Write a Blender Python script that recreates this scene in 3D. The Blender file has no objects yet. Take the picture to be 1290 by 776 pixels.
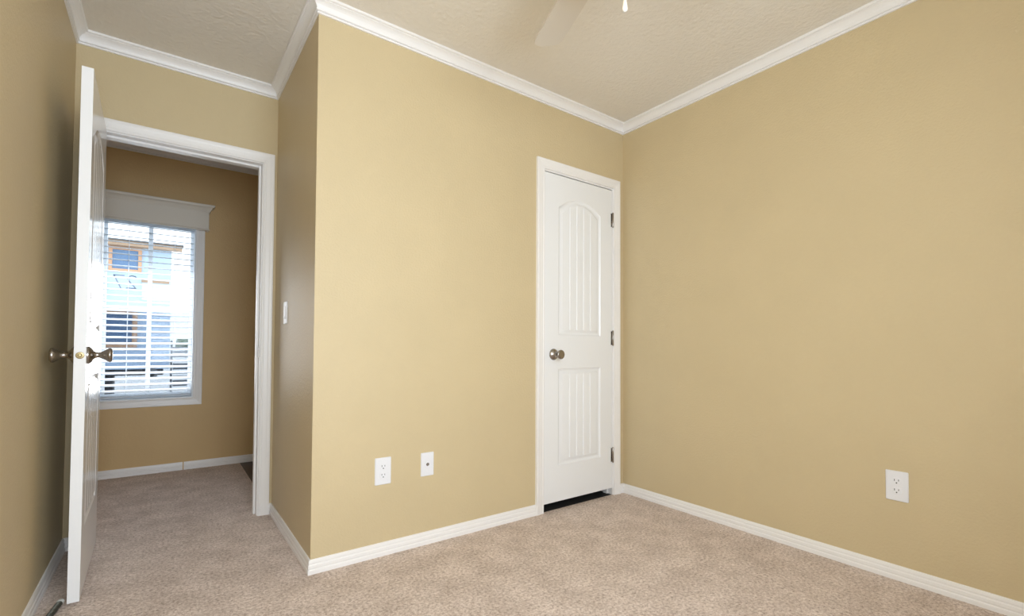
import bpy, bmesh, math, random
from mathutils import Vector, Matrix
random.seed(7)
S = bpy.context.scene
C = S.collection
PI = math.pi

# ---------------------------------------------------------------- camera
F_PX, PX_Y = 598.71, 422.76
yaw, pitch, roll = 0.6315, 0.0249, 0.0052
f = Vector((math.sin(yaw)*math.cos(pitch), math.cos(yaw)*math.cos(pitch), math.sin(pitch)))
r = Vector((math.cos(yaw), -math.sin(yaw), 0)); u = r.cross(f)
r2 = math.cos(roll)*r + math.sin(roll)*u; u2 = -math.sin(roll)*r + math.cos(roll)*u
cam = bpy.data.cameras.new('camera'); camo = bpy.data.objects.new('camera', cam); C.objects.link(camo)
camo.matrix_world = Matrix(((r2.x, u2.x, -f.x, -2.4536), (r2.y, u2.y, -f.y, -2.1076), (r2.z, u2.z, -f.z, 0.9464), (0, 0, 0, 1)))
cam.sensor_fit = 'HORIZONTAL'; cam.sensor_width = 36; cam.lens = F_PX/1290*36
cam.shift_y = (PX_Y-388)/1290
cam.clip_start = 0.02; cam.clip_end = 500
S.camera = camo

# ---------------------------------------------------------------- light
H = 2.3275
WORLD_STRENGTH = 2.8
WINDOW_W = 61        # daylight through the bedroom window behind the camera
LAMP_E = 2.0         # fan lamp bowl
HALL_W = 7
w = bpy.data.worlds.new('overcast_sky'); S.world = w; w.use_nodes = True
bg = w.node_tree.nodes['Background']; bg.inputs[0].default_value = (0.86, 0.93, 1.0, 1); bg.inputs[1].default_value = WORLD_STRENGTH
def area(name, loc, rot, sx, sy, power, col=(1, 1, 1), spread=180):
    l = bpy.data.lights.new(name, 'AREA'); l.shape = 'RECTANGLE'; l.size = sx; l.size_y = sy; l.energy = power; l.color = col
    l.spread = math.radians(spread)
    o = bpy.data.objects.new(name, l); C.objects.link(o); o.location = loc; o.rotation_euler = rot
    return o
area('bedroom_window_daylight', (-2.12, -2.73, 1.3), (math.radians(97), 0, 0), 1.3, 1.25, WINDOW_W, (0.77, 0.885, 1.0))
area('hall_window_daylight', (-2.55, H+.0685, 1.08), (-PI/2, 0, 0), 0.52, .9, HALL_W, (0.97, 0.97, 0.97), 150)
S.view_settings.view_transform = 'Standard'; S.view_settings.look = 'None'
S.view_settings.gamma = 1; S.view_settings.use_curve_mapping = False
S.view_settings.exposure = 0.0

# ---------------------------------------------------------------- materials
def srgb(*c):
    return tuple(((v/255)/12.92 if v/255 <= .04045 else ((v/255+.055)/1.055)**2.4) for v in c)
def mat(name, col, rough=.5, metal=0, bump=None, vary=None, spec=.5, emit=None):
    m = bpy.data.materials.new(name); m.use_nodes = True
    nt = m.node_tree; b = nt.nodes['Principled BSDF']
    b.inputs['Base Color'].default_value = (*col, 1); b.inputs['Roughness'].default_value = rough; b.inputs['Metallic'].default_value = metal
    b.inputs['Specular IOR Level'].default_value = spec
    tc = nt.nodes.new('ShaderNodeTexCoord')
    if vary:                                   # (scale, amount): slight colour variation
        n = nt.nodes.new('ShaderNodeTexNoise'); n.inputs['Scale'].default_value = vary[0]; n.inputs['Detail'].default_value = 5
        nt.links.new(tc.outputs['Object'], n.inputs['Vector'])
        rp = nt.nodes.new('ShaderNodeValToRGB'); a = vary[1]
        rp.color_ramp.elements[0].position = .3; rp.color_ramp.elements[1].position = .7
        rp.color_ramp.elements[0].color = (*[c*(1-a) for c in col], 1); rp.color_ramp.elements[1].color = (*[min(1, c*(1+a)) for c in col], 1)
        nt.links.new(n.outputs['Fac'], rp.inputs['Fac']); nt.links.new(rp.outputs['Color'], b.inputs['Base Color'])
    if bump:                                   # (scale, strength, distance)
        n = nt.nodes.new('ShaderNodeTexNoise'); n.inputs['Scale'].default_value = bump[0]; n.inputs['Detail'].default_value = 3
        nt.links.new(tc.outputs['Object'], n.inputs['Vector'])
        bp = nt.nodes.new('ShaderNodeBump'); bp.inputs['Strength'].default_value = bump[1]; bp.inputs['Distance'].default_value = bump[2]
        nt.links.new(n.outputs['Fac'], bp.inputs['Height']); nt.links.new(bp.outputs['Normal'], b.inputs['Normal'])
    if emit:
        b.inputs['Emission Color'].default_value = (*emit[0], 1); b.inputs['Emission Strength'].default_value = emit[1]
    return m
M = {}
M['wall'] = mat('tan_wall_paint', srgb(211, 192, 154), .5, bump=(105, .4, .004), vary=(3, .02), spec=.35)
M['hallwall'] = mat('brown_beige_hall_wall', srgb(214, 182, 132), .5, bump=(105, .4, .004), vary=(3, .02), spec=.35)  # browner and more saturated than the bedroom walls
M['ceiling'] = mat('textured_ceiling_paint', srgb(236, 229, 218), .8, bump=(55, .8, .006))
M['trim'] = mat('white_trim_paint', srgb(247, 244, 242), .35)
M['door'] = mat('white_door_paint', srgb(245, 245, 246), .18, spec=.4, bump=(240, .05, .001))
M['nickel'] = mat('satin_nickel', (.36, .33, .30), .26, 1)
M['brass'] = mat('aged_brass', (.42, .33, .17), .4, 1)
M['plastic'] = mat('white_plastic', srgb(238, 238, 242), .35)
M['closetfloor'] = mat('closet_floor_shade', (.012, .011, .011), .9)  # near black: shade of the unlit closet put into the floor colour
M['dark'] = mat('dark_slot', (.03, .03, .03), .6)
M['slat'] = mat('white_blind_vinyl', srgb(238, 242, 246), .4)
M['cornice'] = mat('cream_cornice_paint', srgb(226, 218, 205), .4)
M['vinyl'] = mat('white_window_vinyl', srgb(235, 240, 245), .4)
M['blade'] = mat('white_fan_blade', srgb(222, 214, 202), .45)
M['fanwhite'] = mat('white_fan_enamel', srgb(240, 238, 234), .35)
M['bowl'] = mat('frosted_lamp_bowl', (.9, .88, .84), .4, emit=((1.0, .84, .64), LAMP_E))
M['bluewall'] = mat('pale_blue_siding', srgb(172, 195, 221), .6, vary=(2, .05))
M['recessgrey'] = mat('pale_grey_recess_shade', srgb(196, 208, 226), .6)  # grey carries the shade of the recess under the awning
M['cedar'] = mat('cedar_trim', srgb(190, 150, 120), .6, vary=(9, .1))
M['tan'] = mat('tan_fascia', srgb(160, 135, 112), .6, vary=(9, .08))
M['hglass'] = mat('house_window_glass', srgb(86, 116, 152), .08)
M['chassis'] = mat('black_chassis', srgb(28, 30, 36), .6)
M['roofgrey'] = mat('grey_roof', srgb(90, 92, 96), .7)
M['concrete'] = mat('pale_concrete', srgb(225, 225, 222), .8, vary=(1.2, .06))
M['leaf'] = mat('tree_foliage', srgb(96, 120, 84), .8, vary=(4, .3))
M['bark'] = mat('tree_bark', srgb(84, 70, 58), .9)
M['steel'] = mat('grey_steel', srgb(120, 124, 130), .45, .7)
M['rubber'] = mat('white_rubber', srgb(226, 224, 218), .6)
M['spring'] = mat('dull_steel_spring', srgb(88, 88, 80), .45, .6)
M['ink'] = mat('grey_paint_marker', srgb(128, 130, 142), .6)

# thin vinyl slats let some daylight through
m = M['slat']; nt = m.node_tree; b = nt.nodes['Principled BSDF']; tl = nt.nodes.new('ShaderNodeBsdfTranslucent'); tl.inputs[0].default_value = (*srgb(238, 243, 248), 1)
mx = nt.nodes.new('ShaderNodeMixShader'); mx.inputs[0].default_value = .4; out = nt.nodes['Material Output']
nt.links.new(b.outputs[0], mx.inputs[1]); nt.links.new(tl.outputs[0], mx.inputs[2]); nt.links.new(mx.outputs[0], out.inputs[0])
# carpet: fibre speckle, soft blotches and a pile bump
m = bpy.data.materials.new('beige_cut_pile_carpet'); m.use_nodes = True; nt = m.node_tree; b = nt.nodes['Principled BSDF']
b.inputs['Roughness'].default_value = .95; b.inputs['Specular IOR Level'].default_value = .15
tc = nt.nodes.new('ShaderNodeTexCoord')
def noise(scale, detail, rough=.6):
    n = nt.nodes.new('ShaderNodeTexNoise'); n.inputs['Scale'].default_value = scale; n.inputs['Detail'].default_value = detail; n.inputs['Roughness'].default_value = rough
    nt.links.new(tc.outputs['Object'], n.inputs['Vector']); return n
n1, n2, n3 = noise(85, 6, .85), noise(8, 6), noise(170, 3)
rp = nt.nodes.new('ShaderNodeValToRGB'); e = rp.color_ramp.elements
e[0].position = .36; e[0].color = (*srgb(162, 144, 132), 1); e[1].position = .62; e[1].color = (*srgb(254, 242, 234), 1)
k = rp.color_ramp.elements.new(.48); k.color = (*srgb(222, 203, 191), 1)
nt.links.new(n1.outputs['Fac'], rp.inputs['Fac'])
rp2 = nt.nodes.new('ShaderNodeValToRGB'); e = rp2.color_ramp.elements
e[0].position = .35; e[0].color = (.80, .78, .76, 1); e[1].position = .65; e[1].color = (1, 1, 1, 1)
nt.links.new(n2.outputs['Fac'], rp2.inputs['Fac'])
mx = nt.nodes.new('ShaderNodeMix'); mx.data_type = 'RGBA'; mx.blend_type = 'MULTIPLY'; mx.inputs[0].default_value = 1
nt.links.new(rp.outputs['Color'], mx.inputs[6]); nt.links.new(rp2.outputs['Color'], mx.inputs[7]); nt.links.new(mx.outputs[2], b.inputs['Base Color'])
bp = nt.nodes.new('ShaderNodeBump'); bp.inputs['Strength'].default_value = .6; bp.inputs['Distance'].default_value = .006
nt.links.new(n3.outputs['Fac'], bp.inputs['Height']); nt.links.new(bp.outputs['Normal'], b.inputs['Normal'])
M['carpet'] = m
# dark plank floor
m = bpy.data.materials.new('dark_plank_floor'); m.use_nodes = True; nt = m.node_tree; b = nt.nodes['Principled BSDF']; b.inputs['Roughness'].default_value = .4
tc = nt.nodes.new('ShaderNodeTexCoord'); br = nt.nodes.new('ShaderNodeTexBrick'); nt.links.new(tc.outputs['Object'], br.inputs['Vector'])
br.inputs['Scale'].default_value = 4; br.inputs['Mortar Size'].default_value = .006; br.inputs['Brick Width'].default_value = 3; br.inputs['Row Height'].default_value = .5
br.inputs['Color1'].default_value = (*srgb(78, 58, 46), 1); br.inputs['Color2'].default_value = (*srgb(62, 45, 36), 1); br.inputs['Mortar'].default_value = (*srgb(30, 22, 18), 1)
nt.links.new(br.outputs['Color'], b.inputs['Base Color']); M['wood'] = m
def sheet(name, tint, clear, gloss):
    m = bpy.data.materials.new(name); m.use_nodes = True; nt = m.node_tree; nt.nodes.clear()
    out = nt.nodes.new('ShaderNodeOutputMaterial'); t = nt.nodes.new('ShaderNodeBsdfTransparent'); t.inputs[0].default_value = (*tint, 1)
    g = nt.nodes.new('ShaderNodeBsdfGlossy' if gloss else 'ShaderNodeBsdfDiffuse'); g.inputs[0].default_value = (.9, .9, .9, 1) if gloss else (.12, .13, .14, 1)
    if gloss: g.inputs['Roughness'].default_value = .02
    mx = nt.nodes.new('ShaderNodeMixShader'); mx.inputs[0].default_value = 1-clear
    nt.links.new(t.outputs[0], mx.inputs[1]); nt.links.new(g.outputs[0], mx.inputs[2]); nt.links.new(mx.outputs[0], out.inputs[0]); return m
M['glass'] = sheet('window_glass', (.97, .99, 1), .99, True)
M['screen'] = sheet('insect_screen_mesh', (.66, .68, .71), .9, False)

# ---------------------------------------------------------------- helpers
def V(*a): return Vector(a)
def box(bm, x0, x1, y0, y1, z0, z1, mi=0):
    v = [bm.verts.new((x, y, z)) for x in (x0, x1) for y in (y0, y1) for z in (z0, z1)]
    for q in ((0, 1, 3, 2), (4, 6, 7, 5), (0, 4, 5, 1), (2, 3, 7, 6), (0, 2, 6, 4), (1, 5, 7, 3)):
        bm.faces.new([v[i] for i in q]).material_index = mi
def frame_of(axis):
    a = Vector(axis).normalized(); t = V(0, 0, 1) if abs(a.z) < .9 else V(1, 0, 0)
    x = t.cross(a).normalized(); return x, a.cross(x), a
def lathe(bm, prof, org=(0, 0, 0), axis=(0, 0, 1), n=28, mi=0):
    x, y, a = frame_of(axis); o = Vector(org); rings = []
    for rr, h in prof:
        if rr < 1e-6: rings.append([bm.verts.new(o+a*h)])
        else: rings.append([bm.verts.new(o+a*h+(x*math.cos(2*PI*i/n)+y*math.sin(2*PI*i/n))*rr) for i in range(n)])
    for A, B in zip(rings, rings[1:]):
        for i in range(n):
            j = (i+1) % n
            q = [A[i], A[j], B[j], B[i]] if len(A) > 1 and len(B) > 1 else ([A[0], B[j], B[i]] if len(A) == 1 else [A[i], A[j], B[0]])
            if len(set(q)) > 2: bm.faces.new(q).material_index = mi
    for R_, flip in ((rings[0], True), (rings[-1], False)):
        if len(R_) > 1: bm.faces.new(R_[::-1] if flip else R_).material_index = mi
def tube(bm, pts, rad, n=10, mi=0):
    pts = [Vector(p) for p in pts]; rings = []
    for i, p in enumerate(pts):
        d = (pts[min(i+1, len(pts)-1)]-pts[max(i-1, 0)]); x, y, _ = frame_of(d)
        rings.append([bm.verts.new(p+(x*math.cos(2*PI*k/n)+y*math.sin(2*PI*k/n))*rad) for k in range(n)])
    for A, B in zip(rings, rings[1:]):
        for k in range(n): bm.faces.new([A[k], A[(k+1) % n], B[(k+1) % n], B[k]]).material_index = mi
    bm.faces.new(rings[0][::-1]); bm.faces.new(rings[-1])
def sweep(bm, A, t, length, n, up, prof, ka=(0, 0), kb=(0, 0), mi=0):
    """extrude profile [(d, h)] (d along n, h along up) from A along t; the ends are cut by ka/kb = (per d, per h)"""
    A, t, n, up = map(Vector, (A, t, n, up)); R = []
    for end, kk in ((0, ka), (length, kb)):
        R.append([bm.verts.new(A + n*d + up*h + t*(end + kk[0]*d + kk[1]*h)) for d, h in prof])
    N = len(prof)
    for i in range(N):
        j = (i+1) % N; bm.faces.new([R[0][i], R[0][j], R[1][j], R[1][i]]).material_index = mi
    bm.faces.new(R[0][::-1]); bm.faces.new(R[1])
def obj(name, bm, m, parent=None, smooth=None, bevel=None, kind=None, label=None, cat=None, group=None, loc=None):
    bmesh.ops.recalc_face_normals(bm, faces=bm.faces[:])
    me = bpy.data.meshes.new(name); bm.to_mesh(me); bm.free()
    for k in (m if isinstance(m, list) else [m]): me.materials.append(k)
    o = bpy.data.objects.new(name, me); C.objects.link(o)
    if smooth:
        for p in me.polygons: p.use_smooth = True
        me.set_sharp_from_angle(angle=math.radians(smooth))
    if bevel:
        b = o.modifiers.new('bevel', 'BEVEL'); b.width = bevel; b.segments = 2; b.limit_method = 'ANGLE'
    if loc: o.location = loc
    if parent: o.parent = parent
    if kind: o['kind'] = kind
    tag(o, label, cat, group)
    return o
def tag(o, label=None, cat=None, group=None):
    if label: o['label'] = label
    if cat: o['category'] = cat
    if group: o['group'] = group
def thing(name, label, cat, loc=(0, 0, 0), rot=(0, 0, 0), group=None):
    o = bpy.data.objects.new(name, None); C.objects.link(o); o.location = loc; o.rotation_euler = rot
    o.empty_display_size = .05; tag(o, label, cat, group); return o
def copy_tree(o, parent=None):
    c = o.copy(); C.objects.link(c)
    if parent: c.parent = parent
    for ch in list(o.children): copy_tree(ch, c)
    return c
def NB(): return bmesh.new()
def boxes(name, bl, m, **kw):
    bm = NB()
    for q in bl: box(bm, *q)
    return obj(name, bm, m, **kw)

# ---------------------------------------------------------------- room shell
L, W, D, CZ, H, BY = 2.815, 1.946, .89, 2.43, 2.3275, -2.6
ST = dict(kind='structure')
def st(label, cat): return dict(kind='structure', label=label, cat=cat)
boxes('floor', [(-4.1, -1.942, BY-.12, H+.12, -.12, 0), (-1.942, .1, BY-.12, .006, -.12, 0), (-1.942, -1.846, .006, 1.0, -.12, 0)], M['carpet'], **st('beige speckled carpet covering the bedroom floor and hall', 'floor'))
boxes('floor_hall', [(-1.942, .1, 1.0, H+.12, -.12, -.002)], M['wood'], **st('dark wood plank floor at the right end of the hall', 'floor'))
boxes('floor_closet', [(-1.846, .1, .006, 1.0, -.12, -.002)], M['closetfloor'], **st('closet floor coloured black for the shade under the closed door', 'floor'))
boxes('ceiling', [(-4.1, .1, BY-.12, H+.12, CZ, CZ+.12)], M['ceiling'], **st('textured off-white ceiling over the bedroom', 'ceiling'))
boxes('wall_right', [(0, .1, BY-.12, D+.12, 0, CZ)], M['wall'], **st('plain tan wall on the right with one outlet', 'wall'))
boxes('wall_left', [(-L-.1, -L, BY-.12, D, 0, CZ)], M['wall'], **st('tan wall on the left behind the open door', 'wall'))
# closet wall: opening -.69 .. -.105, up to 1.984
boxes('wall_closet', [(-W, -.70, 0, .1, 0, CZ), (-.095, 0, 0, .1, 0, CZ), (-.70, -.095, 0, .1, 1.995, CZ)], M['wall'], **st('tan wall with the closed closet door and two wall plates', 'wall'))
boxes('wall_alcove', [(-W, -W+.1, .1, D, 0, CZ)], M['wall'], **st('short tan side wall with the light switch beside the doorway', 'wall'))
boxes('wall_entry', [(-L-.1, -2.738, D, D+.12, 0, CZ), (-2.004, 0, D, D+.12, 0, CZ), (-2.738, -2.004, D, D+.12, 1.999, CZ)], M['wall'], **st('tan wall with the open bedroom doorway', 'wall'))
WX0, WX1, WZ0, WZ1 = -2.835, -2.265, .545, 1.90      # hall window opening
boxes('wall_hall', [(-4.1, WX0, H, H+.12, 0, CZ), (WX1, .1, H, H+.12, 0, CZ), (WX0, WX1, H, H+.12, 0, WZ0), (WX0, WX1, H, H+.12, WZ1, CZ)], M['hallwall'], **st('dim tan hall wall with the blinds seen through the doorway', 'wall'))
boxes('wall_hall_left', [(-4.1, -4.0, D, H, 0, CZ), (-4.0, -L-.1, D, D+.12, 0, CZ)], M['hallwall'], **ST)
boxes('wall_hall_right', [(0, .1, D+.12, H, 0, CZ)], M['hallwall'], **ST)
BX0, BX1, BZ0, BZ1 = -2.70, -1.40, .67, 1.93           # bedroom window, behind the camera
boxes('wall_back', [(-L, BX0, BY-.12, BY, 0, CZ), (BX1, 0, BY-.12, BY, 0, CZ), (BX0, BX1, BY-.12, BY, 0, BZ0), (BX0, BX1, BY-.12, BY, BZ1, CZ)], M['wall'], **ST)

# crown moulding and baseboards
CROWN = [(0, -.06), (.008, -.06), (.008, -.0545), (.0045, -.0535), (.0045, -.0505), (.013, -.049), (.013, -.0435), (.0095, -.042), (.012, -.034), (.017, -.026), (.024, -.0195), (.031, -.0155), (.035, -.0140), (.035, -.0115), (.043, -.0105), (.045, -.0085), (.045, 0), (0, 0)]
BASE = [(0, 0), (.012, 0), (.0125, .012), (.012, .017), (.0095, .020), (.0095, .023), (.011, .026), (.0105, .036), (.008, .040), (.0075, .043), (.0085, .046), (.007, .055), (.005, .059), (0, .059)]
nums = iter(range(1, 99))
def run(name, A, B, n, prof, z, a, b, m=None, label=None):
    """a, b: +1 inside corner (shorten), -1 outside corner (extend), 0 square"""
    bm = NB(); A = Vector((*A, z)); B = Vector((*B, z)); t = (B-A); ln = t.length; t.normalize()
    sweep(bm, A, t, ln, (*n, 0), (0, 0, 1), prof, (a, 0), (-b, 0))
    return obj(name, bm, m or M['trim'], **(st(label, 'trim') if label else ST))
def tr(): return 'trim_%d' % next(nums)
run(tr(), (-L, BY), (-L, D), (1, 0), CROWN, CZ, 1, 1, label='crown moulding along the left wall')
run(tr(), (-L, D), (-W, D), (0, -1), CROWN, CZ, 1, 1, label='crown moulding over the doorway wall')
run(tr(), (-W, D), (-W, 0), (-1, 0), CROWN, CZ, 1, -1, label='crown moulding on the short alcove wall')
run(tr(), (-W, 0), (0, 0), (0, -1), CROWN, CZ, -1, 1, label='crown moulding along the closet wall')
run(tr(), (0, 0), (0, BY), (-1, 0), CROWN, CZ, 1, 1, label='crown moulding along the right wall')
run(tr(), (0, BY), (-L, BY), (0, 1), CROWN, CZ, 1, 1)
run(tr(), (-4.0, H), (0, H), (0, -1), CROWN, CZ, 1, 1, label='crown moulding in the hall')
run('baseboard_left', (-L, BY), (-L, D), (1, 0), BASE, 0, 1, 1, label='white baseboard along the left wall')
run('baseboard_entry', (-L, D), (-2.782, D), (0, -1), BASE, 0, 1, 0, label='short white baseboard behind the open door')
run('baseboard_entry_right', (-1.960, D), (-W, D), (0, -1), BASE, 0, 0, 1)
run('baseboard_alcove', (-W, D), (-W, 0), (-1, 0), BASE, 0, 1, -1, label='white baseboard on the short alcove wall')
run('baseboard_closet', (-W, 0), (-.741, 0), (0, -1), BASE, 0, -1, 0, label='white baseboard under the closet wall plates')
run('baseboard_closet_right', (-.044, 0), (0, 0), (0, -1), BASE, 0, 0, 1)
run('baseboard_right', (0, 0), (0, BY), (-1, 0), BASE, 0, 1, 1, label='white baseboard along the right wall')
run('baseboard_hall', (-4.0, H), (-2.3235, H), (0, -1), BASE, 0, 1, 0, label='white hall baseboard left of the joint gap')
run('baseboard_hall_right', (-2.3165, H), (0, H), (0, -1), BASE, 0, 0, 1, label='white hall baseboard right of the joint gap')

# casing: profile (d off the wall, h away from the opening)
CAS = [(0, 0), (.008, 0), (.010, .003), (.010, .008), (.0085, .010), (.0085, .013), (.0105, .017), (.0125, .034), (.0145, .040), (.0155, .050), (.014, .056), (0, .057)]
def casing(name, x0, x1, y, nrm, z1, label, z0=None, prof=CAS):
    """door casing round an opening x0..x1 up to z1; z0 given: a picture-framed window casing down to z0"""
    bm = NB(); n = (0, nrm, 0); zb = 0 if z0 is None else z0; kb = (0, 0) if z0 is None else (0, -1)
    sweep(bm, (x0, y, zb), (0, 0, 1), z1-zb, n, (-1, 0, 0), prof, kb, (0, 1))
    sweep(bm, (x1, y, zb), (0, 0, 1), z1-zb, n, (1, 0, 0), prof, kb, (0, 1))
    sweep(bm, (x0, y, z1), (1, 0, 0), x1-x0, n, (0, 0, 1), prof, (0, -1), (0, 1))
    if z0 is not None: sweep(bm, (x0, y, z0), (1, 0, 0), x1-x0, n, (0, 0, -1), prof, (0, -1), (0, 1))
    return obj(name, bm, M['trim'], **(st(label, 'trim') if label else ST))
casing(tr(), -.687, -.098, 0, -1, 1.989, 'white casing round the closet door')
casing(tr(), -2.725, -2.017, D, -1, 1.986, 'white casing round the open doorway')
casing(tr(), -2.725, -2.017, D+.12, 1, 1.986, None)
# jambs with stops
def jamb(x0, x1, y0, y1, z1, stop, label):
    t = .018
    bl = [(x0-t, x0, y0, y1, 0, z1+t), (x1, x1+t, y0, y1, 0, z1+t), (x0, x1, y0, y1, z1, z1+t),
          (x0, x0+.011, stop, stop+.035, 0, z1), (x1-.011, x1, stop, stop+.035, 0, z1), (x0+.011, x1-.011, stop, stop+.035, z1-.011, z1)]
    return boxes(tr(), bl, M['trim'], bevel=.001, **st(label, 'trim'))
jamb(-.682, -.103, .0, .1, 1.981, .038, 'white closet door jamb')
ej = jamb(-2.720, -2.022, D, D+.12, 1.981, D+.042, 'white doorway jamb with strike plate')
bm = NB(); box(bm, -2.0245, -2.022, D+.004, D+.034, .88, .94)
obj('strike_plate', bm, M['nickel'], parent=ej, bevel=.0008, label='dark nickel strike plate')

# ---------------------------------------------------------------- doors
def panel_rows(x0, x1, z0, z1, rise, T):
    """T: normalised columns; returns inset -> (bottom loop, top loop)"""
    cx, a = (x0+x1)/2, (x1-x0)/2
    def loop(e):
        hw = a-e
        bot = [(cx+t*hw, z0+e) for t in T]
        top = []
        for t in T:
            h = rise*(1-(abs(t)**2.1)) if rise else 0
            top.append((cx+t*hw, z1-e*(1 if not rise else 1.0)+h))
        return bot, top
    return loop
def door_leaf(bm, w, h, thick, panels, k=1.0):
    """leaf in local coords: x 0..w, z 0..h, faces at y=0 (front, looking to -y) and y=thick"""
    T = [-1]
    for g in (-.6, -.2, .2, .6): T += [g-.03, g, g+.03]
    T.append(1); G = {2, 5, 8, 11}
    for face in (0, 1):
        def P(x, z, d):
            return bm.verts.new((x, d if face == 0 else thick-d, z))
        zlast = [(None, 0.0)]
        px0, px1 = panels[0][0], panels[0][1]
        # stiles
        def quad(a, b, c, d): bm.faces.new([a, b, c, d])
        for xa, xb in ((0, px0), (px1, w)):
            quad(P(xa, 0, 0), P(xb, 0, 0), P(xb, h, 0), P(xa, h, 0))
        prev = None
        for (x0, x1, z0, z1, rise) in panels:
            loop = panel_rows(x0, x1, z0, z1, rise, T)
            bot, top = loop(0)
            for i in range(len(T)-1):       # the rail below
                lo = [(bot[i][0], 0), (bot[i+1][0], 0)] if prev is None else [prev[i], prev[i+1]]
                quad(P(*lo[0], 0), P(*lo[1], 0), P(*bot[i+1], 0), P(*bot[i], 0))
            prev = top
            steps = [(0, 0), (.004, .003*k), (.010, .0055*k), (.015, .006*k), (.019, .006*k), (.030, .0004), (.034, 0)]
            for (ea, da), (eb, db) in zip(steps, steps[1:]):
                A, B = loop(ea), loop(eb)
                for kk in (0, 1):
                    for i in range(len(T)-1):
                        quad(P(*A[kk][i], da), P(*A[kk][i+1], da), P(*B[kk][i+1], db), P(*B[kk][i], db))
                for i in (0, -1):
                    quad(P(*A[0][i], da), P(*A[1][i], da), P(*B[1][i], db), P(*B[0][i], db))
            eb, db = steps[-1]; Bt = loop(eb)
            for i in range(len(T)-1):
                d0 = db+(.0034*k if i in G else 0); d1 = db+(.0034*k if i+1 in G else 0)
                quad(P(*Bt[0][i], d0), P(*Bt[0][i+1], d1), P(*Bt[1][i+1], d1), P(*Bt[1][i], d0))
        for i in range(len(T)-1):
            quad(P(*prev[i], 0), P(*prev[i+1], 0), P(prev[i+1][0], h, 0), P(prev[i][0], h, 0))
    for a, b in (((0, 0), (w, 0)), ((w, 0), (w, h)), ((w, h), (0, h)), ((0, h), (0, 0))):
        bm.faces.new([bm.verts.new((a[0], 0, a[1])), bm.verts.new((b[0], 0, b[1])), bm.verts.new((b[0], thick, b[1])), bm.verts.new((a[0], thick, a[1]))])
    bmesh.ops.remove_doubles(bm, verts=bm.verts[:], dist=.00005)
KNOB = [(.033, 0), (.0335, .003), (.031, .007), (.025, .012), (.016, .017), (.0115, .023), (.0105, .030), (.012, .037), (.016, .045), (.0215, .053), (.0262, .060), (.0272, .064), (.0265, .068), (.022, .0715), (.012, .0725), (0, .073)]
def knob(parent, loc, axis, label=None):
    bm = NB(); lathe(bm, KNOB, loc, axis, 36)
    return obj('knob', bm, M['nickel'], parent=parent, smooth=50, label=label)
def hinge(parent, x, y, z):
    bm = NB(); lathe(bm, [(.004, -.049), (.0062, -.046), (.0062, .046), (.004, .049)], (x, y, z), (0, 0, 1), 14)
    for q in (-.018, 0, .018): lathe(bm, [(.0066, q-.0006), (.0066, q+.0006)], (x, y, z), (0, 0, 1), 14)
    box(bm, x-.013, x+.006, y+.005, y+.0075, z-.044, z+.044)
    return obj('hinge', bm, M['nickel'], parent=parent, smooth=40)
# closet door, closed, face flush with the jamb edge
bm = NB(); cw = .573; door_leaf(bm, cw, 1.930, .035, [(.108, cw-.108, .21, .778, 0), (.108, cw-.108, .975, 1.742, .066)], 1.35)
d1 = obj('door_1', bm, M['door'], smooth=35, loc=(-.679, .001, .045), **st('closed white two-panel arched closet door', 'door'))
knob(d1, (.07, 0, .862), (0, -1, 0), 'satin nickel knob on the closet door')
for z in (1.735, .965, .212): hinge(d1, cw+.0015, -.006, z)
# entry door, open about ninety degrees; local x from the free edge to the hinge edge
ew = .662
bm = NB(); door_leaf(bm, ew, 1.968, .034, [(.095, ew-.112, .245, .808, 0), (.095, ew-.112, .995, 1.755, .072)], 1.3)
# front face (y=0) must look to +x: rotate so local -y -> world +x, local x -> world +y
d2 = obj('door_2', bm, M['door'], smooth=35, **st('open white two-panel bedroom door seen edge-on', 'door'))
hx, hy = -2.6975, D-.004; fx, fy = -2.6855, .236
ang = math.atan2(hy-fy, hx-fx)
d2.location = (fx, fy, .014); d2.rotation_euler = (0, 0, ang)
knob(d2, (.062, 0, .895), (0, -1, 0), 'satin nickel knob on the hall-facing side')
knob(d2, (.062, .034, .895), (0, 1, 0), 'satin nickel knob on the wall-facing side')
bm = NB(); lathe(bm, [(.0125, -.001), (.0125, .0012), (.0115, .0018), (.007, .0018)], (0, .017, .895), (-1, 0, 0), 24)
lp = obj('latch', bm, M['brass'], parent=d2, smooth=40, label='round brass latch in the door edge')
bm = NB(); lathe(bm, [(.0065, 0), (.0065, .006), (.004, .009), (0, .0095)], (0, .017, .895), (-1, 0, 0), 18)
obj('latch_bolt', bm, M['brass'], parent=lp, smooth=40)

# ---------------------------------------------------------------- wall plates (local: x right, z up, looking to -y)
def rrect(bm, w_, h_, y0, y1, rad, taper=0, cx=0, cz=0, mi=0, n=5):
    def ring(y, e):
        pts = []
        for sx, sz, a0 in ((1, -1, -PI/2), (1, 1, 0), (-1, 1, PI/2), (-1, -1, PI)):
            for k in range(n):
                a = a0+PI/2*k/(n-1)
                pts.append(bm.verts.new((cx+sx*(w_/2-rad)+(rad-e)*math.cos(a), y, cz+sz*(h_/2-rad)+(rad-e)*math.sin(a))))
        return pts
    A, B, Cc = ring(y0, 0), ring(y1+taper, 0), ring(y1, taper)
    for P_, Q_ in ((A, B), (B, Cc)):
        for i in range(len(P_)): bm.faces.new([P_[i], P_[(i+1) % len(P_)], Q_[(i+1) % len(Q_)], Q_[i]]).material_index = mi
    bm.faces.new(Cc).material_index = mi; bm.faces.new(A[::-1]).material_index = mi
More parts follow.
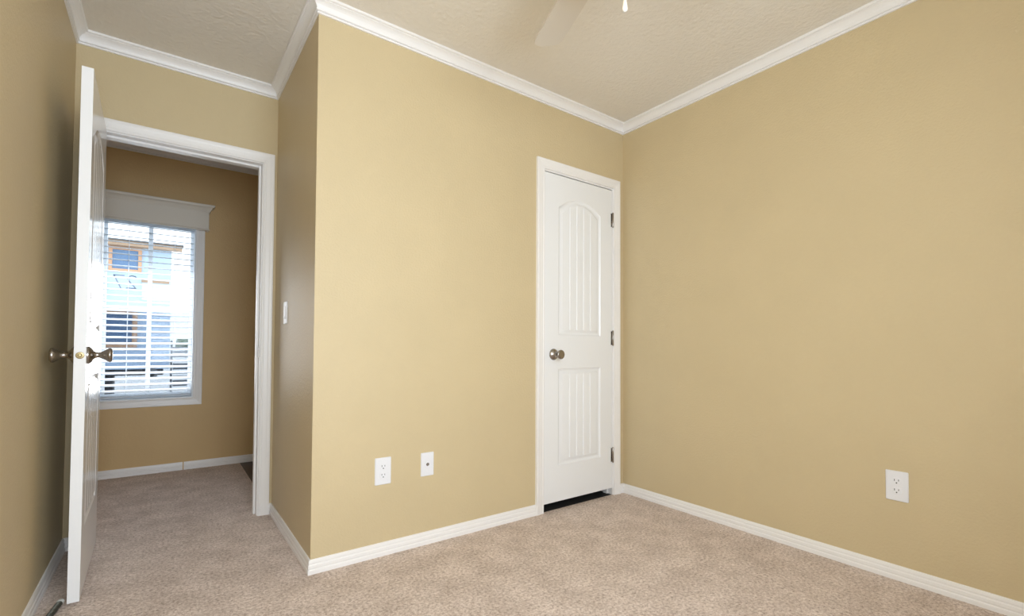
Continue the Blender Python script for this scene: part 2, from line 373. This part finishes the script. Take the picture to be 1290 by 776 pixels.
def outlet(label, loc, rotz):
    t = thing('outlet', label, 'outlet', loc, (0, 0, rotz), 'duplex outlets')
    bm = NB(); rrect(bm, .076, .122, 0, -.006, .004, .0025); obj('cover_plate', bm, M['plastic'], parent=t, smooth=35)
    for cz in (.0195, -.0195):
        bm = NB()
        rrect(bm, .034, .029, -.0045, -.0078, .011, .0006, 0, cz, 0, 7)
        box(bm, -.0080, -.0058, -.0081, -.0075, cz+.0005, cz+.0085, 1); box(bm, .0058, .0080, -.0081, -.0075, cz+.0012, cz+.0078, 1)
        lathe(bm, [(.0026, .0075), (.0026, .0081)], (0, 0, cz-.0065), (0, -1, 0), 12, 1)
        obj('receptacle', bm, [M['plastic'], M['dark']], parent=t, smooth=35)
    bm = NB(); lathe(bm, [(.003, .0055), (.003, .0068), (.002, .0072), (0, .0073)], (0, 0, 0), (0, -1, 0), 14); obj('screw', bm, M['plastic'], parent=t, smooth=40)
outlet('white duplex outlet on the closet wall beside the coax plate', (-1.6385, 0, .3805), 0)
outlet('white duplex outlet low on the plain right wall', (0, -1.4525, .3835), -PI/2)
t = thing('coax_plate', 'narrow white cable plate with one center jack, right of the outlet', 'wall plate', (-1.417, 0, .381))
bm = NB(); rrect(bm, .067, .112, 0, -.006, .004, .0025); obj('cover_plate', bm, M['plastic'], parent=t, smooth=35)
bm = NB(); lathe(bm, [(.0075, .005), (.0075, .008), (.0048, .008), (.0048, .014), (.003, .014), (.003, .009), (0, .009)], (0, 0, 0), (0, -1, 0), 18); obj('jack', bm, M['nickel'], parent=t, smooth=35, label='metal threaded cable jack')
for s in (.042, -.042):
    bm = NB(); lathe(bm, [(.0028, .0055), (.0028, .0068), (0, .0072)], (0, 0, s), (0, -1, 0), 14); obj('screw', bm, M['plastic'], parent=t, smooth=40)
t = thing('light_switch', 'white light switch on the short wall beside the doorway', 'light switch', (-W, .573, 1.12), (0, 0, -PI/2))
bm = NB(); rrect(bm, .074, .116, 0, -.006, .004, .0025); obj('cover_plate', bm, M['plastic'], parent=t, smooth=35)
bm = NB(); rrect(bm, .033, .066, -.005, -.0085, .002, .001); obj('rocker', bm, M['plastic'], parent=t, smooth=35)
bm = NB(); rrect(bm, .012, .007, -.008, -.0125, .001, .001, 0, -.024); obj('slider', bm, M['plastic'], parent=t, smooth=35)

# ---------------------------------------------------------------- hall window
yS = H+.075
def sash(x0, x1, z0, z1, y0, y1, st_w, bot, top):
    return [(x0, x0+st_w, y0, y1, z0, z1), (x1-st_w, x1, y0, y1, z0, z1), (x0+st_w, x1-st_w, y0, y1, z0, z0+bot), (x0+st_w, x1-st_w, y0, y1, z1-top, z1)]
# opening liner and outer frame
win = boxes('window_1', [(WX0, WX0+.012, H, H+.12, WZ0, WZ1), (WX1-.012, WX1, H, H+.12, WZ0, WZ1), (WX0+.012, WX1-.012, H, H+.12, WZ1-.012, WZ1), (WX0+.012, WX1-.012, H, H+.12, WZ0, WZ0+.012)],
            M['vinyl'], bevel=.001, **st('white hall window with blinds, seen through the doorway', 'window'))
zm = 1.22
xa, xb = WX0+.012, WX1-.012; xm = (xa+xb)/2
bm = NB()
for q in sash(xa, xb, zm-.02, WZ1-.012, yS+.022, yS+.042, .022, .04, .022): box(bm, *q)
box(bm, xm-.014, xm+.014, yS+.026, yS+.038, zm+.02, WZ1-.034)
us = obj('upper_sash', bm, M['vinyl'], parent=win, bevel=.0015)
boxes('glass_pane', [(xa+.02, xb-.02, yS+.031, yS+.033, zm, WZ1-.03)], M['glass'], parent=us)
bm = NB()
for q in sash(xa, xb, WZ0+.012, zm+.02, yS, yS+.02, .026, .034, .04): box(bm, *q)
box(bm, xm-.014, xm+.014, yS+.004, yS+.016, WZ0+.046, zm-.02)
lsash = obj('lower_sash', bm, M['vinyl'], parent=win, bevel=.0015)
boxes('glass_pane', [(xa+.024, xb-.024, yS+.009, yS+.011, WZ0+.04, zm-.015)], M['glass'], parent=lsash)
boxes('insect_screen', [(xa+.001, xb-.001, H+.1165, H+.1175, WZ0+.014, zm)], M['screen'], parent=win)
# lot number painted on the outside of the upper glass, so it reads mirrored from indoors
def stroke(bm, pts, wd, y):
    for (xa_, za), (xb_, zb_) in zip(pts, pts[1:]):
        dx, dz = xb_-xa_, zb_-za; l = math.hypot(dx, dz); nx, nz = -dz/l*wd/2, dx/l*wd/2; ex, ez = dx/l*wd*.3, dz/l*wd*.3
        q = [(xa_+nx-ex, za+nz-ez), (xb_+nx+ex, zb_+nz+ez), (xb_-nx+ex, zb_-nz+ez), (xa_-nx-ex, za-nz-ez)]
        lo = [bm.verts.new((x, y, z)) for x, z in q]; hi = [bm.verts.new((x, y+.0008, z)) for x, z in q]
        bm.faces.new(lo); bm.faces.new(hi[::-1])
        for i in range(4): bm.faces.new([lo[i], lo[(i+1) % 4], hi[(i+1) % 4], hi[i]])
yg = yS+.0335
bm = NB(); stroke(bm, [(-2.703, 1.466), (-2.763, 1.466), (-2.722, 1.372)], .008, yg)
obj('painted_digit', bm, M['ink'], parent=us, label='mirrored seven painted on the glass')
bm = NB(); arc = [(-2.629, 1.452), (-2.640, 1.464), (-2.660, 1.468), (-2.678, 1.459), (-2.681, 1.442), (-2.672, 1.422), (-2.634, 1.374), (-2.690, 1.374)]
stroke(bm, arc, .008, yg)
obj('painted_digit', bm, M['ink'], parent=us, label='mirrored two painted on the glass')
# casing round the window
casing(tr(), WX0+.002, WX1-.002, H, -1, WZ1, 'white casing round the hall window', WZ0+.004)
# cornice box over the window: board, returns, crown
cf = H-.07; cx0, cx1 = -2.915, -2.19
bm = NB(); box(bm, cx0, cx1, cf, cf+.016, 1.842, 2.035); box(bm, cx0, cx0+.016, cf+.016, H, 1.842, 2.035); box(bm, cx1-.016, cx1, cf+.016, H, 1.842, 2.035); box(bm, cx0+.016, cx1-.016, cf+.016, H, 2.0, 2.035)
cor = obj('window_cornice', bm, M['cornice'], bevel=.001, label='cream box cornice with moulded top above the hall window blinds', cat='cornice')
CP = [(0, 1.985), (.006, 1.985), (.008, 1.992), (.012, 1.996), (.015, 2.006), (.024, 2.018), (.032, 2.022), (.033, 2.028), (.037, 2.029), (.037, 2.036), (0, 2.036)]
bm = NB()
sweep(bm, (cx0, cf, 0), (1, 0, 0), cx1-cx0, (0, -1, 0), (0, 0, 1), CP, (-1, 0), (1, 0))
sweep(bm, (cx1, cf, 0), (0, 1, 0), H-cf, (1, 0, 0), (0, 0, 1), CP, (-1, 0), (0, 0)); sweep(bm, (cx0, cf, 0), (0, 1, 0), H-cf, (-1, 0, 0), (0, 0, 1), CP, (-1, 0), (0, 0))
obj('cornice_moulding', bm, M['cornice'], parent=cor, smooth=30)
bm = NB(); sweep(bm, (cx0, cf, 1.842), (1, 0, 0), cx1-cx0, (0, -1, 0), (0, 0, 1), [(0, 0), (.004, 0), (.006, .004), (.004, .010), (0, .012)], (-1, 0), (1, 0))
obj('lower_bead', bm, M['cornice'], parent=cor)
# blinds
bl = thing('window_blind', 'white horizontal slat blind lowered in the hall window', 'blind', (0, H+.034, 0))
bx0, bx1 = WX0+.016, WX1-.016; hw = .0245
bm = NB(); z = .612; tilt = math.radians(15)
while z < 1.84:
    n = 6; rows = []
    for s in range(n+1):
        a = -1+2*s/n; crown = .003*(1-a*a)
        y = a*hw*math.cos(tilt); zz = z+a*hw*math.sin(tilt)+crown
        rows.append([bm.verts.new((x, y, zz+o)) for x in (bx0, bx1) for o in (0, .0025)])
    for A, B in zip(rows, rows[1:]):
        bm.faces.new([A[0], A[2], B[2], B[0]]); bm.faces.new([A[1], B[1], B[3], A[3]]); bm.faces.new([A[0], B[0], B[1], A[1]]); bm.faces.new([A[2], A[3], B[3], B[2]])
    for A in (rows[0], rows[-1]): bm.faces.new([A[0], A[1], A[3], A[2]])
    z += .0435
obj('slats', bm, M['slat'], parent=bl, smooth=40)
boxes('bottom_rail', [(bx0, bx1, -.024, .024, .562, .58)], M['slat'], parent=bl, bevel=.003)
boxes('headrail', [(bx0, bx1, -.028, .028, 1.842, 1.884)], M['slat'], parent=bl, bevel=.002)
for x in (-2.675, -2.40):
    bm = NB()
    for y in (-.0255, .0255): box(bm, x-.0009, x+.0009, y-.0005, y+.0005, .58, 1.842)
    obj('ladder_cord', bm, M['slat'], parent=bl)

# ---------------------------------------------------------------- bedroom window behind the camera
bw = boxes('window_2', [(BX0, BX0+.03, BY-.1, BY-.03, BZ0, BZ1), (BX1-.03, BX1, BY-.1, BY-.03, BZ0, BZ1), (BX0, BX1, BY-.1, BY-.03, BZ1-.03, BZ1), (BX0, BX1, BY-.1, BY-.03, BZ0, BZ0+.03), (-2.07, -2.03, BY-.1, BY-.03, BZ0, BZ1)], M['vinyl'], **ST)
casing(tr(), BX0, BX1, BY, 1, BZ1, None, BZ0)

# ---------------------------------------------------------------- ceiling fan with lamp
fan = thing('ceiling_fan', 'white ceiling fan whose blade tip and pull chain show at the top', 'ceiling fan', (-1.40, -1.19, 0))
bm = NB(); lathe(bm, [(.07, CZ), (.068, CZ-.02), (.045, CZ-.055), (.016, CZ-.062), (.016, 2.30), (.016, 2.29)], n=32); obj('canopy', bm, M['fanwhite'], parent=fan, smooth=40)
bm = NB(); lathe(bm, [(.02, 2.30), (.07, 2.295), (.105, 2.27), (.11, 2.23), (.10, 2.195), (.07, 2.18), (.05, 2.15), (.05, 2.125)], n=36); obj('motor_housing', bm, M['fanwhite'], parent=fan, smooth=40)
bm = NB(); lathe(bm, [(.05, 2.132), (.150, 2.130), (.156, 2.122), (.150, 2.09), (.125, 2.06), (.08, 2.036), (.03, 2.027), (0, 2.026)], n=36)
obj('lamp_bowl', bm, M['bowl'], parent=fan, smooth=40, label='lit frosted lamp bowl')
a0 = math.atan2(.56, .19)
for k in range(4):
    a = a0+k*2*PI/4; ca, sa = math.cos(a), math.sin(a); pt = math.radians(-12)
    def PB(rr, s, up):
        z = 2.195+math.sin(pt)*s+up*math.cos(pt); sx = s*math.cos(pt)-up*math.sin(pt)
        return (ca*rr-sa*sx, sa*rr+ca*sx, z)
    out = [(.17, -.046), (.17, .046), (.30, .058), (.50, .062)]
    tip = [(.553+.042*math.cos(q), .062-.042+.042*math.sin(q)) for q in (PI/2, PI*3/8, PI/4, PI/8, 0)]
    out = out + tip + [(x, -y) for x, y in tip[::-1]] + [(.50, -.062), (.30, -.058)]
    bm = NB(); lo = [bm.verts.new(PB(x, y, -.005)) for x, y in out]; hi = [bm.verts.new(PB(x, y, .004)) for x, y in out]
    bm.faces.new(lo); bm.faces.new(hi[::-1])
    for i in range(len(out)): bm.faces.new([lo[i], lo[(i+1) % len(out)], hi[(i+1) % len(out)], hi[i]])
    bo = obj('blade', bm, M['blade'], parent=fan)
    bm = NB(); q = [(.095, -.016), (.095, .016), (.16, .012), (.23, .030), (.23, -.030), (.16, -.012)]
    lo = [bm.verts.new(PB(x, y, -.010)) for x, y in q]; hi = [bm.verts.new(PB(x, y, -.005)) for x, y in q]
    bm.faces.new(lo); bm.faces.new(hi[::-1])
    for i in range(6): bm.faces.new([lo[i], lo[(i+1) % 6], hi[(i+1) % 6], hi[i]])
    obj('blade_iron', bm, M['fanwhite'], parent=bo)
px_, py_ = .075, .030
bm = NB(); tube(bm, [(px_, py_, 2.165), (px_+.08, py_+.08, 2.172), (px_+.091, py_+.091, 2.155), (px_+.092, py_+.092, 2.11)], .0012, 6); ch = obj('pull_chain', bm, M['nickel'], parent=fan, smooth=50)
bm = NB(); lathe(bm, [(.002, .052), (.0045, .047), (.006, .036), (.008, .022), (.0095, .013), (.0095, .008), (.0078, .0035), (.0045, .0008), (0, 0)], (px_+.092, py_+.092, 2.068), (0, 0, 1), 18)
obj('pull_fob', bm, M['fanwhite'], parent=ch, smooth=50, label='white drop-shaped pull fob')

# ---------------------------------------------------------------- door stop on the carpet
ds = thing('door_stop', 'grey door stop with white tip on the carpet beside the open door', 'door stop', (-2.764, .092, .016), (0, 0, math.atan2(.17, .024)))
bm = NB(); pts = []
for i in range(150):
    a = i/149*2*PI*16; pts.append((.012+.153*i/149, .0078*math.cos(a), .0078*math.sin(a)))
tube(bm, pts, .0028, 6); lathe(bm, [(.006, .01), (.006, .165)], (0, 0, 0), (1, 0, 0), 16); obj('spring', bm, M['spring'], parent=ds, smooth=50)
bm = NB(); lathe(bm, [(.013, 0), (.013, .008), (.009, .013)], (0, 0, 0), (1, 0, 0), 20); obj('base', bm, M['rubber'], parent=ds, smooth=40)
bm = NB(); lathe(bm, [(.010, .163), (.011, .168), (.011, .177), (.009, .181), (0, .182)], (0, 0, 0), (1, 0, 0), 20); obj('tip', bm, M['rubber'], parent=ds, smooth=40, label='white rubber tip')

# ---------------------------------------------------------------- outdoors, through the hall window
boxes('ground', [(-60, 60, 2.9, 90, -.45, -.35), (-60, 60, -60, -3.2, -.45, -.35)], M['concrete'], **st('pale sunlit concrete yard outside the hall window', 'ground'))
YH = 8.5
hs = thing('trailer_home', 'pale blue trailer home with cedar window trim outside the hall window', 'house', (-6, YH, -.35))
def hp(name, q, m, **kw):
    bm = NB()
    for x0, x1, y0, y1, z0, z1 in q: box(bm, x0+6, x1+6, y0-YH, y1-YH, z0+.35, z1+.35)
    return obj(name, bm, m, parent=kw.pop('parent', hs), **kw)
hp('wall', [(-9.6, -2.375, YH, YH+2.4, .53, 2.66)], M['bluewall'])
hp('recess_shade_panel', [(-2.79, -2.37, YH-.02, YH+.02, 1.75, 2.1), ], M['recessgrey'])  # flat panel in place of the shaded recess, its shade painted as grey
hp('fascia', [(-9.7, -2.22, YH-.18, YH-.02, 2.655, 2.735)], M['tan'])
hp('roof', [(-9.75, -2.37, YH-.22, YH+2.6, 2.735, 2.757), (-2.37, -2.2, YH-.22, YH-.02, 2.735, 2.757)], M['roofgrey'])
hp('awning', [(-2.80, -2.40, YH-.05, YH-.02, 2.06, 2.10)], M['tan'])
def hwin(x0, x1, z0, z1, tw):
    fr = hp('window_frame', [(x0-tw, x0, YH-.03, YH, z0-tw, z1+tw), (x1, x1+tw, YH-.03, YH, z0-tw, z1+tw), (x0, x1, YH-.03, YH, z0-tw, z0), (x0, x1, YH-.03, YH, z1, z1+tw)], M['cedar'], label='cedar-coloured window trim')
    hp('glass', [(x0, x1, YH-.012, YH, z0, z1)], M['hglass'], parent=fr)
hwin(-3.20, -2.85, 2.27, 2.60, .05); hwin(-3.95, -2.91, .98, 1.48, .07); hwin(-6.2, -5.2, .98, 1.9, .07); hwin(-8.4, -7.4, .98, 1.9, .07)
hp('chassis', [(-9.6, -2.46, YH+.05, YH+2.3, .42, .53)], M['chassis'])
for x in (-3.4, -5.6, -7.8): hp('pier', [(x, x+.24, YH+.1, YH+.5, -.35, .42)], M['chassis'])
bm = NB(); lathe(bm, [(.05, -.02), (.09, -.02), (.09, .02), (.05, .02), (.05, -.02)], (-2.62+6, -.1, .46+.35), (0, 1, 0), 20); obj('hitch_ring', bm, M['steel'], parent=hs, smooth=40)
hp('downspout', [(-3.33, -3.29, YH-.05, YH, .6, 2.25)], M['roofgrey'])
# yard lamp post
lp = thing('yard_lamp_post', 'thin yard lamp post with two dark heads beyond the trailer home', 'lamp post', (-2.83, 16, -.35))
bm = NB(); lathe(bm, [(.06, 0), (.05, .1), (.03, .2), (.025, 2.3)], n=12); obj('pole', bm, M['steel'], parent=lp, smooth=40)
for x, z in ((-.03, 2.2), (.12, 1.95)):
    bm = NB(); lathe(bm, [(.03, .26), (.07, .22), (.08, .02), (.05, 0)], (x, -.06, z), (0, 0, 1), 12); obj('lamp_head', bm, M['chassis'], parent=lp, smooth=40)
# louvred steel gate panel
gt = thing('yard_gate', 'grey louvred gate standing right of the trailer home', 'gate', (-2.12, 12, -.35))
bm = NB()
for x in (-.19, .19): box(bm, x-.02, x+.02, -.02, .02, 0, 1.42)
obj('frame', bm, M['steel'], parent=gt)
bm = NB()
for i in range(13): box(bm, -.17, .17, -.012, .012, .12+i*.1, .165+i*.1)
obj('louvres', bm, M['steel'], parent=gt)
# distant trees
def tree(x, y, s, label):
    t = thing('tree', label, 'tree', (x, y, -.35), group='trees beyond the yard')
    bm = NB(); lathe(bm, [(.14*s, 0), (.10*s, .6*s), (.06*s, 1.6*s)], n=10); obj('trunk', bm, M['bark'], parent=t, smooth=60)
    bm = NB()
    for i in range(14):
        c = V(random.uniform(-.7, .7), random.uniform(-.7, .7), random.uniform(1.1, 2.2))*s
        mtx = Matrix.Translation(c) @ Matrix.Diagonal((*[random.uniform(.4, .7)*s for _ in range(3)], 1))
        bmesh.ops.create_icosphere(bm, subdivisions=2, radius=1, matrix=mtx)
    for v in bm.verts: v.co += V(random.uniform(-1, 1), random.uniform(-1, 1), random.uniform(-1, 1))*.07*s
    obj('foliage', bm, M['leaf'], parent=t)
for x, y, s, lb in ((-3.0, 60, .95, 'small rounded green tree far beyond the yard, behind the lamp post'), (-.5, 62, .8, 'small green tree far beyond the yard, behind the gate'), (2.6, 64, 1.0, 'larger green tree far beyond the yard, right of the gate')):
    tree(x, y, s, lb)
